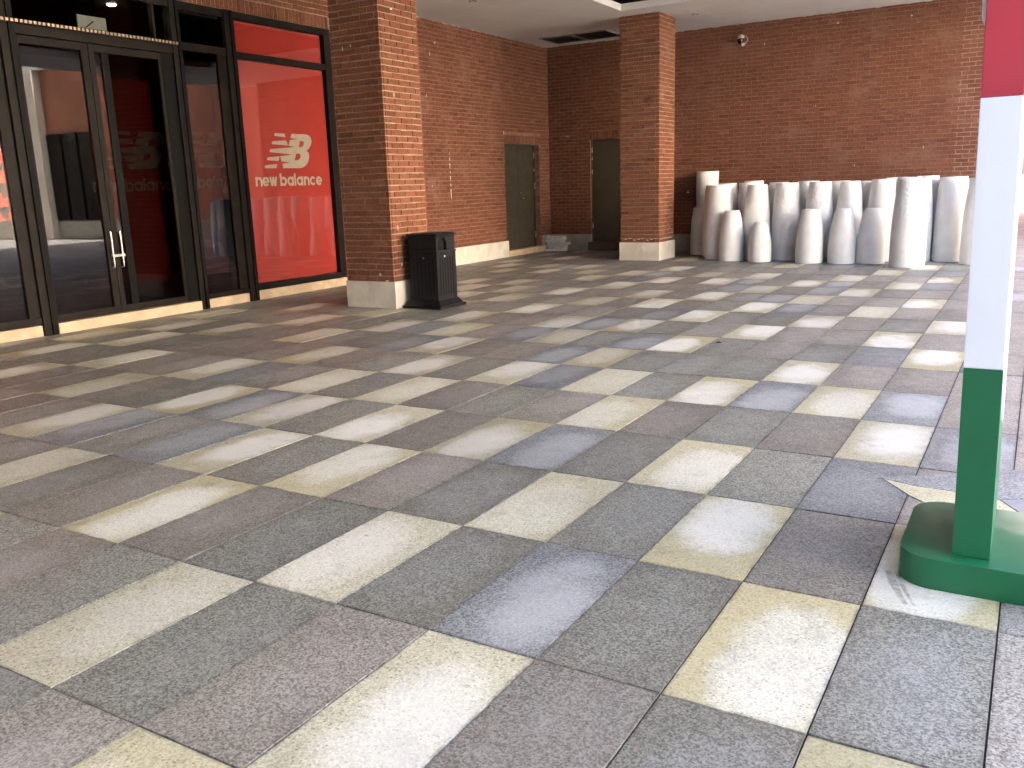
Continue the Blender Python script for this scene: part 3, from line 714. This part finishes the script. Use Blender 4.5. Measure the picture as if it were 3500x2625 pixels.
def ring(m, x, cy, cz, ry, rz, t, a0=0, a1=360, seg=28):
    b = len(m.v); n = max(3, int(seg * abs(a1 - a0) / 360))
    for i in range(n + 1):
        a = math.radians(a0 + (a1 - a0) * i / n)
        for k_ in (0, t): m.v.append(Vector((x, cy + (ry - k_) * math.cos(a), cz + (rz - k_) * math.sin(a))))
    for i in range(n): m.f.append((b + 2 * i, b + 2 * i + 1, b + 2 * i + 3, b + 2 * i + 2))
def rect(m, x, y0, y1, z0, z1): m.add([(x, y0, z0), (x, y1, z0), (x, y1, z1), (x, y0, z1)], [(0, 1, 2, 3)])
def para(m, x, p, q, t): m.add([(x, p[0] - t / 2, p[1]), (x, p[0] + t / 2, p[1]), (x, q[0] + t / 2, q[1]), (x, q[0] - t / 2, q[1])], [(0, 1, 2, 3)])
def letter(ch, y0, y1, z0, h, t, x, mat, parent, asc=1.42):
    """round sans letters drawn with strokes; h = x-height"""
    m = MB(); e = .0022; cy, cz, ry, rz = (y0 + y1) / 2, z0 + h / 2, (y1 - y0) / 2, h / 2
    if ch == 'n':
        rect(m, x, y0, y0 + t, z0, z0 + h); ring(m, x + e, cy, z0 + h - ry, ry, ry, t, 0, 180); rect(m, x, y1 - t, y1, z0, z0 + h - ry)
    elif ch == 'e':
        ring(m, x, cy, cz, ry, rz, t, 0, 318); rect(m, x + e, y0 + t * .6, y1 - t * .2, cz - t * .45, cz + t * .35)
    elif ch == 'c': ring(m, x, cy, cz, ry, rz, t, 42, 318)
    elif ch == 'a': ring(m, x, cy, cz, ry, rz, t); rect(m, x + e, y1 - t, y1, z0, z0 + h)
    elif ch == 'b': ring(m, x, cy, cz, ry, rz, t); rect(m, x + e, y0, y0 + t, z0, z0 + h * asc)
    elif ch == 'l': rect(m, x, y0, y1, z0, z0 + h * asc)
    elif ch == 'w':
        w4 = (y1 - y0 - t) / 4; q = y0 + t / 2
        for i in range(4): para(m, x + e * (i % 2), (q + i * w4, z0 + h if i % 2 == 0 else z0), (q + (i + 1) * w4, z0 if i % 2 == 0 else z0 + h), t)
    elif ch == 'O': ring(m, x, cy, cz, ry, rz, t)
    elif ch == 'U': rect(m, x, y0, y0 + t, z0 + ry, z0 + h); rect(m, x, y1 - t, y1, z0 + ry, z0 + h); ring(m, x + e, cy, z0 + ry, ry, ry, t, 180, 360)
    elif ch == 'T': rect(m, x, y0, y1, z0 + h - t, z0 + h); rect(m, x, cy - t / 2, cy + t / 2, z0, z0 + h - t)
    elif ch == 'L': rect(m, x, y0, y0 + t, z0, z0 + h); rect(m, x, y0 + t, y1, z0, z0 + t)
    elif ch == 'E':
        rect(m, x, y0, y0 + t, z0, z0 + h)
        for zz in (z0, z0 + h / 2 - t / 2, z0 + h - t): rect(m, x, y0 + t, y1, zz, zz + t)
    m.build('letter', mat, parent, at=(x, cy, z0), fix=False)
WORD = [('n', 16.42, 16.722), ('e', 16.726, 17.048), ('w', 17.056, 17.411), ('b', 17.548, 17.878), ('a', 17.90, 18.213), ('l', 18.245, 18.315), ('a', 18.351, 18.669), ('n', 18.714, 19.0), ('c', 19.019, 19.329), ('e', 19.334, 19.652)]
po_ = box('window_poster', (SX - .17, SX - .15, 15.92, 20.10, .54, 7.77), 'red', sf)
emblem(po_, 'logo', SX - .146, 0, 0)
for ch, a, b in WORD: letter(ch, a, b, 3.762, .31, .082, SX - .146, 'logo', po_, 1.36)
box('window_poster', (SX - .17, SX - .15, 15.92, 20.10, 8.01, 8.96), 'red', sf)

# shop interior
it = empty('shop_interior', (-20, 8, 0), 'dark shop interior behind the tinted doors', 'interior')
box('floor_slab', (-26, SX - .4, -2, 21.1, .02, .28), 'interior_floor', it)
box('back_wall', (-26.1, -26, -2, 21.1, .28, ZT + .05), 'interior', it); box('side_wall', (-26, SX - .41, 21.0, 21.15, .28, ZT + .05), 'interior', it)
box('side_wall', (-26, SX - .3, -2.2, -2.0, .28, ZC), 'interior', it); box('ceiling_panel', (-26, SX - .26, -2, 21.0, ZT - .15, ZT - .05), 'interior', it)
box('partition', (SX - 1.0, SX - .45, 15.7, 15.8, .28, ZT - .15), 'interior', it)
def inner_poster(y0, y1, dy, dz, s, label):
    q = box('hanging_poster', (SX - .62, SX - .60, y0, y1, 1.0, 6.9), 'red', None); tag(q, label, 'poster', 'posters behind the tinted glass')
    emblem(q, 'logo', SX - .595, dy, dz, s)
    for ch, a, b in WORD: letter(ch, 18.07 + dy + (a - 18.07) * s, 18.07 + dy + (b - 18.07) * s, 3.762 + dz, .31 * s, .072 * s, SX - .595, 'logo', q, 1.36)
inner_poster(11.0, 13.0, -5.85, -.05, .92, 'dim red poster with white emblem behind the right door glass')
inner_poster(13.75, 15.35, -3.2, .0, .92, 'dim red poster with white emblem behind the narrow window')
sg = empty('lit_sign', (SX - 1.4, 8.2, 3), 'glowing red shop sign behind the leftmost glass pane', 'sign')
emblem(sg, 'neon', SX - 1.4, -9.9 + .02, -.30, 1.05)
for ch, a, b in WORD: letter(ch, 8.33 + (a - 18.07) * .8, 8.33 + (b - 18.07) * .8, 3.40, .25, .06, SX - 1.4, 'neon', sg, 1.36)
for i, ch in enumerate('OUTLET'): letter(ch, 7.62 + i * .255, 7.62 + i * .255 + .15, 3.05, .19, .04, SX - 1.4, 'neon', sg)
lm = MB().lathe([(.13, ZT - .17), (.10, ZT - .19), (.03, ZT - .195)], SX - 1.2, 12.5, 18).build('shop_lamp', 'lamp', at=(SX - 1.2, 12.5, ZT - .19))
tag(lm, 'small lit ceiling lamp behind the glass above the doors', 'lamp')

# ------------------------------------------------------------------ litter bin
random.seed(51)
bx0, bx1, by0, by1 = -8.16, -7.15, 15.97, 16.93
bn = empty('litter_bin', ((bx0 + bx1) / 2, (by0 + by1) / 2, 0), 'black metal litter bin with arched opening beside the near column', 'litter bin')
def frust(name, e0, z0, e1, z1, parent=bn, mat='bin', bev=.006):
    v = [(bx0 - e0, by0 - e0, z0), (bx1 + e0, by0 - e0, z0), (bx1 + e0, by1 + e0, z0), (bx0 - e0, by1 + e0, z0), (bx0 - e1, by0 - e1, z1), (bx1 + e1, by0 - e1, z1), (bx1 + e1, by1 + e1, z1), (bx0 - e1, by1 + e1, z1)]
    return MB().add(v, [(0, 3, 2, 1), (4, 5, 6, 7), (0, 1, 5, 4), (1, 2, 6, 5), (2, 3, 7, 6), (3, 0, 4, 7)]).build(name, mat, parent, bevel=bev)
frust('base_plate', .20, .0, .20, .085); frust('plinth', .14, .086, .03, .25)
body = frust('body', .0, .251, .0, 1.645); frust('rim', .03, 1.646, .03, 1.70)
# raised corner strips and top/bottom rails leave recessed, slotted panels
for (cx_, cy_) in ((bx0, by0), (bx1, by0), (bx1, by1), (bx0, by1)):
    box('corner_strip', (cx_ - .015 if cx_ == bx0 else cx_ - .10, cx_ + .10 if cx_ == bx0 else cx_ + .015, cy_ - .015 if cy_ == by0 else cy_ - .10, cy_ + .10 if cy_ == by0 else cy_ + .015, .252, 1.644), 'bin', bn, bevel=.006)
for i in range(6):
    y = by0 + .15 + i * (by1 - by0 - .3) / 5
    box('slot', (bx1 - .01, bx1 + .004, y - .018, y + .018, .38, 1.50), 'bin_in', body)
    box('rib', (bx1 - .01, bx1 + .012, y + .022, y + .062, .36, 1.52), 'bin', body)
    x = bx0 + .15 + i * (bx1 - bx0 - .3) / 5
    box('slot', (x - .018, x + .018, by0 - .004, by0 + .01, .38, 1.50), 'bin_in', body)
MB().lathe([(.03, 0), (.03, .012), (.01, .018)], seg=14).build('badge', 'badge', bn, at=(0, 0, 0)).matrix_local = Matrix.Translation((Vector((bx1 + .012, 16.36, 1.53)) - ORG[bn]) * U) @ Matrix.Rotation(math.pi / 2, 4, 'Y')
MB().lathe([(.025, 0), (.025, .012), (.01, .018)], seg=14).build('badge', 'plinth_grey', bn, at=(0, 0, 0)).matrix_local = Matrix.Translation((Vector((-7.62, by0 - .012, 1.50)) - ORG[bn]) * U) @ Matrix.Rotation(math.pi / 2, 4, 'X')
# hood with arched openings on two opposite sides
hd = MB(); z0, z1 = 1.701, 2.13
hd.add([(bx0, by0, z0), (bx1, by0, z0), (bx1, by0, z1), (bx0, by0, z1)], [(0, 1, 2, 3)])
hd.add([(bx0, by1, z0), (bx1, by1, z0), (bx1, by1, z1), (bx0, by1, z1)], [(0, 1, 2, 3)])
ac, ar = (by0 + by1) / 2 - .17, .225
ac = 16.28
for X, dd in ((bx1, -.10), (bx0, .10)):
    arch = [(ac - ar, z0 + .02)] + [(ac - ar * math.cos(math.radians(t)), 1.87 + ar * math.sin(math.radians(t))) for t in range(0, 181, 12)] + [(ac + ar, z0 + .02)]
    top = len(arch) // 2
    left = [(by0, z0)] + [(ac, z0)] + [(ac, z0 + .02)] + arch[:top + 1] + [(ac, z1), (by0, z1)]
    right = [(by1, z0), (by1, z1), (ac, z1)] + arch[top:] + [(ac, z0 + .02), (ac, z0)]
    hd.add([(X, *p) for p in left], [tuple(range(len(left)))]); hd.add([(X, *p) for p in right], [tuple(range(len(right)))])
    b = len(hd.v); n = len(arch)
    hd.v += [Vector((X, *p)) for p in arch] + [Vector((X + dd, *p)) for p in arch]
    hd.f += [(b + i, b + i + 1, b + n + i + 1, b + n + i) for i in range(n - 1)]
hd.build('hood', 'bin', bn, fix=False)
box('liner', (bx0 + .11, bx1 - .11, by0 + .02, by1 - .02, z0, z1 - .01), 'bin_in', bn)
frust('lid', .04, 2.131, .055, 2.20, bev=.01); frust('lid_cap', -.03, 2.201, -.10, 2.225)

# ------------------------------------------------------------------ white planters
random.seed(61)
def planter(x, y, db, dt, h, hammered, label, group, straight=False, rz=0.0, wob=0.0):
    t = empty('planter', (x, y, 0), label, 'planter', group)
    rb, rt = db / 2, dt / 2; pr = []
    n = 18
    for i in range(n + 1):
        q = i / n
        if straight: r = rb + (rt - rb) * q
        else:
            r = rb - (rb - rt) * max(0, (q - .1) / .9) ** (2.75 if h < 2.5 else 2.6)
        pr.append((r, .012 + (h - .012) * q))
    pr = [(pr[0][0] - .02, .0)] + pr
    lip = [(rt - .015, h + .012), (rt - .055, h + .006), (rt - .07, h - .06), (rt - .075, h - .45)]
    o = MB().lathe(pr + lip, x, y, 44).build('shell', 'planter_h' if hammered else 'planter', t)
    smooth_by_angle(o, 50)
    o2 = MB().lathe([(rt - .074, h - .46), (.02, h - .44)], x, y, 24).build('inner_floor', 'planter', t)
    t.rotation_euler = (random.gauss(0, .004), random.gauss(0, .004), random.uniform(0, 6))
    return t
GS, GT, GB = 'small planters in the front row', 'tall planters in the front rows', 'tall planters standing at the back by the wall'
ORD = ['first', 'second', 'third', 'fourth', 'fifth', 'sixth', 'seventh', 'eighth', 'ninth', 'tenth']
for (x, y, db, dt, h, lab) in [
    (-3.5, 32.98, 1.08, .62, 2.13, 'small smooth white planter nearest the far column in the front row'),
    (-2.15, 32.6, .97, .50, 1.66, 'smallest white planter of all, standing in the front row'),
    (-.06, 32.4, 1.09, .65, 2.16, 'small smooth white planter just right of the smallest one'),
    (1.21, 32.45, 1.09, .55, 2.16, 'small white planter between two alike in the front row'),
    (2.29, 32.58, 1.08, .60, 2.16, 'small greyish white planter left of the big bright hammered one')]:
    planter(x, y, db, dt, h, False, lab, GS)
for i, (x, y, db, dt, h, hm, lab) in enumerate([
    (-4.30, 33.75, 1.25, .97, 3.19, True, 'tall hammered white planter nearest the far column'),
    (-2.60, 33.62, 1.19, .83, 3.2, False, 'tall smooth white planter behind the smallest one'),
    (-1.36, 33.75, 1.19, .93, 3.23, True, 'tall hammered white planter with clear floor in front, right of the smallest'),
    (.0, 33.62, 1.16, .87, 3.24, True, 'tall scaly white planter behind the third small one'),
    (1.2, 33.66, 1.15, .76, 3.23, True, 'tall scaly white planter behind the fourth small one'),
    (2.44, 33.8, 1.15, .87, 3.27, True, 'tall white planter behind the greyish small one'),
    (3.77, 31.45, 1.27, .85, 3.26, True, 'big bright hammered white planter standing foremost of the group'),
    (3.72, 33.85, 1.23, .87, 3.23, False, 'tall white planter half hidden behind the foremost big one'),
    (4.98, 34.1, 1.22, 1.0, 3.27, False, 'wide topped tall white planter left of the flag post'),
    (6.05, 32.9, 1.18, .80, 3.22, False, 'tall white planter partly covered by the flag post')]):
    planter(x, y, db, dt, h, hm, lab, GT)
for i, (x, y, hm) in enumerate([(-4.88, 35.0, True), (-3.32, 35.05, False), (-2.06, 35.0, False), (-.76, 35.0, True), (.5, 35.0, False), (2.04, 35.05, True), (3.24, 35.1, True), (4.42, 35.22, False), (5.75, 35.0, False)]):
    planter(x, y, 1.16, .92, 3.22 + .09 * math.sin(i * 2.3), hm, ORD[i] + ' tall white planter from the far column in the middle back row', GB)
for i, (x, y) in enumerate([(-4.75, 36.38), (-3.55, 36.42), (-2.36, 36.4), (1.41, 36.4), (2.6, 36.45), (3.8, 36.45)]):
    planter(x, y, 1.14, .85, 3.27 + .08 * math.sin(i * 1.7), False, ORD[i] + ' tall white planter from the far column in the rearmost row', GB)
planter(-5.86, 35.92, 1.02, .72, 2.2, False, 'shaded short white planter standing beside the far column', GS)
planter(-5.98, 37.06, .98, 1.07, 3.86, False, 'tallest cream pot like a straight tube against the brick wall', GB, straight=True)

# ------------------------------------------------------------------ cut stone strips stacked in the corner
z = 0.0; rs = random.Random(9)
for i in range(7):
    h = .108 + .012 * (i % 2); x0 = -14.78 + rs.uniform(-.08, .08); x1 = x0 + 1.08 + rs.uniform(-.10, .16)
    a = rs.uniform(-.05, .05); y0 = 36.84 + (.10 if i % 2 else -.02) + rs.uniform(-.02, .02)
    m = MB().prism([(x0, y0 + a), (x1 + rs.uniform(-.05, .08), y0 - a), (x1, y0 + .36 - a), (x0 + rs.uniform(-.04, .04), y0 + .38 + a)], 'z', z, z + h)
    o = m.build('stone_strip', 'slab', at=((x0 + x1) / 2, y0 + .18, z), bevel=.008)
    tag(o, ['lowest', 'second lowest', 'third lowest', 'middle', 'third highest', 'second highest', 'topmost'][i] + ' pale stone strip of the stack in the wall corner', 'stone strip', 'stone strips stacked in the corner')
    z += h + .001

# ------------------------------------------------------------------ security camera
cx, cz, cy = -4.62, 9.83, BY
cc = empty('security_camera', (cx, cy, cz), 'small dark security camera with looped white cable high on the brick wall', 'camera')
MB().tube([(cx + .06, cy - .005, cz + .48), (cx, cy - .10, cz + .40), (cx - .03, cy - .30, cz + .25), (cx, cy - .34, cz + .10)], .03).build('bracket', 'bracket', cc)
MB().lathe([(.05, cz + .15), (.13, cz + .12), (.16, cz + .04), (.165, cz - .03), (.15, cz - .03)], cx, cy - .34, 20).build('hood', 'cam_body', cc, smooth=False)
MB().lathe([(.135, cz - .02), (.14, cz - .10), (.12, cz - .20), (.08, cz - .26), (.02, cz - .28)], cx, cy - .34, 20).build('dome', 'cam_black', cc, smooth=True)
MB().tube([(cx + .13, cy - .34, cz + .08), (cx + .24, cy - .32, cz + .06), (cx + .31, cy - .30, cz - .04), (cx + .31, cy - .3, cz - .15), (cx + .22, cy - .33, cz - .26), (cx + .14, cy - .36, cz - .30)], .018).build('cable', 'cable', cc)
m = MB()
bm = bmesh.new(); bmesh.ops.create_icosphere(bm, subdivisions=2, radius=.085)
for v in bm.verts: v.co *= 1 + .25 * math.sin(9 * v.co.x * 10 + 5 * v.co.z * 12)
m.add([v.co + Vector((cx + .12, cy - .40, cz - .30)) for v in bm.verts], [tuple(v.index for v in f.verts) for f in bm.faces]); bm.free()
m.build('cable_knot', 'cable', cc)

# ------------------------------------------------------------------ tricolour sign post on a green foot
fp = empty('sign_post', (8.0, 3.2, 0), 'red white and green sign post on a rounded green foot', 'sign post')
def rrect(x0, x1, y0, y1, r, n=9):
    out = []
    for (cx_, cy_, a0) in ((x1 - r, y1 - r, 0), (x0 + r, y1 - r, 90), (x0 + r, y0 + r, 180), (x1 - r, y0 + r, 270)):
        out += [(cx_ + r * math.cos(math.radians(a0 + 90 * i / n)), cy_ + r * math.sin(math.radians(a0 + 90 * i / n))) for i in range(n + 1)]
    return out
o = MB().prism(rrect(7.18, 9.3, 2.55, 4.08, .30), 'z', 0.002, .28).build('foot', 'green', fp, bevel=.008); smooth_by_angle(o, 35)
sh = Matrix.Shear('XY', 3, (0, 0)) if False else None
LEAN = -.0165
def leanbox(name, pts, x0, x1, mat, bev=.006):
    m = MB().prism(pts, 'x', x0, x1)
    for v in m.v: v.x += LEAN * v.z
    return m.build(name, mat, fp, bevel=bev)
px0, px1, py0, py1 = 7.605, 7.895, 2.73, 3.95
curve = [(py1, 1.22), (3.6, 1.28), (3.35, 1.38), (3.1, 1.55), (2.9, 1.74), (py0, 1.927)]
leanbox('green_section', [(py0, .281), (py1, .281)] + curve, px0, px1, 'green')
leanbox('white_section', [(py0, 1.930)] + [(a, b + .003) for a, b in curve[::-1][1:]] + [(py1, 4.051), (py0, 4.051)], px0, px1, 'white_paint')
leanbox('red_section', [(py0, 4.054), (py1, 4.054), (py1, 7.2), (py0, 7.2)], px0, px1, 'red_paint')
m = MB().prism([(a, b) for a, b in rrect(7.56, 8.6, 4.56, 7.0, .14)], 'y', 3.0, 3.12)
for v in m.v: v.x += LEAN * v.z
m.build('sign_panel', 'white_paint', fp, bevel=.01)

# ------------------------------------------------------------------ building across the plaza, seen in the glass
random.seed(71)
fb = empty('far_building', (62, 40, 0), 'pale building with brick bays across the sunny plaza, mirrored in shop glass', 'building')
box('wall', (62, 80, -21.9, 45.0, 0, 30), 'facade', fb)
for i in range(5):
    y = -20 + i * 13
    box('pillar', (60.8, 62.02, y, y + 3.0, 0, 21), 'facade', fb)
    box('brick_bay', (61.5, 62.01, y + 3.6, y + 12.4, 24, 29), 'far_brick', fb)
    wn_ = box('shop_window', (61.7, 61.98, y + 4.2, y + 11.8, .8, 8.5), 'frame_dark', fb)
box('cornice', (60.4, 62.03, -21.9, 45.0, 21.02, 22.4), 'far_white', fb)

nb = empty('neighbour_building', (40, 50, 0), 'brown brick building at the far side of the plaza, only mirrored in glass', 'building')
box('wall', (13, 95, 46, 170, 0, 24), 'far_brick', nb)
box('plinth', (12.9, 95, 45.85, 45.99, 0, 1.6), 'plinth_grey', nb)
box('cornice', (12.8, 95, 45.4, 45.98, 15.2, 17.4), 'far_white', nb)
for x, wd in ((43, 2.2), (49.0, 3.6), (57, 2.0)): box('pillar', (x, x + wd, 45.2, 45.97, 0, 15.18), 'facade', nb)
for i in range(3):
    box('shop_window', (36 + i * 2.4, 38 + i * 2.4, 45.7, 45.98, 1.7, 9.5), 'frame_dark', nb)
    box('shop_window', (53.2 + i * 5, 55.4 + i * 5, 45.7, 45.98, 1.7, 9.5), 'frame_dark', nb)
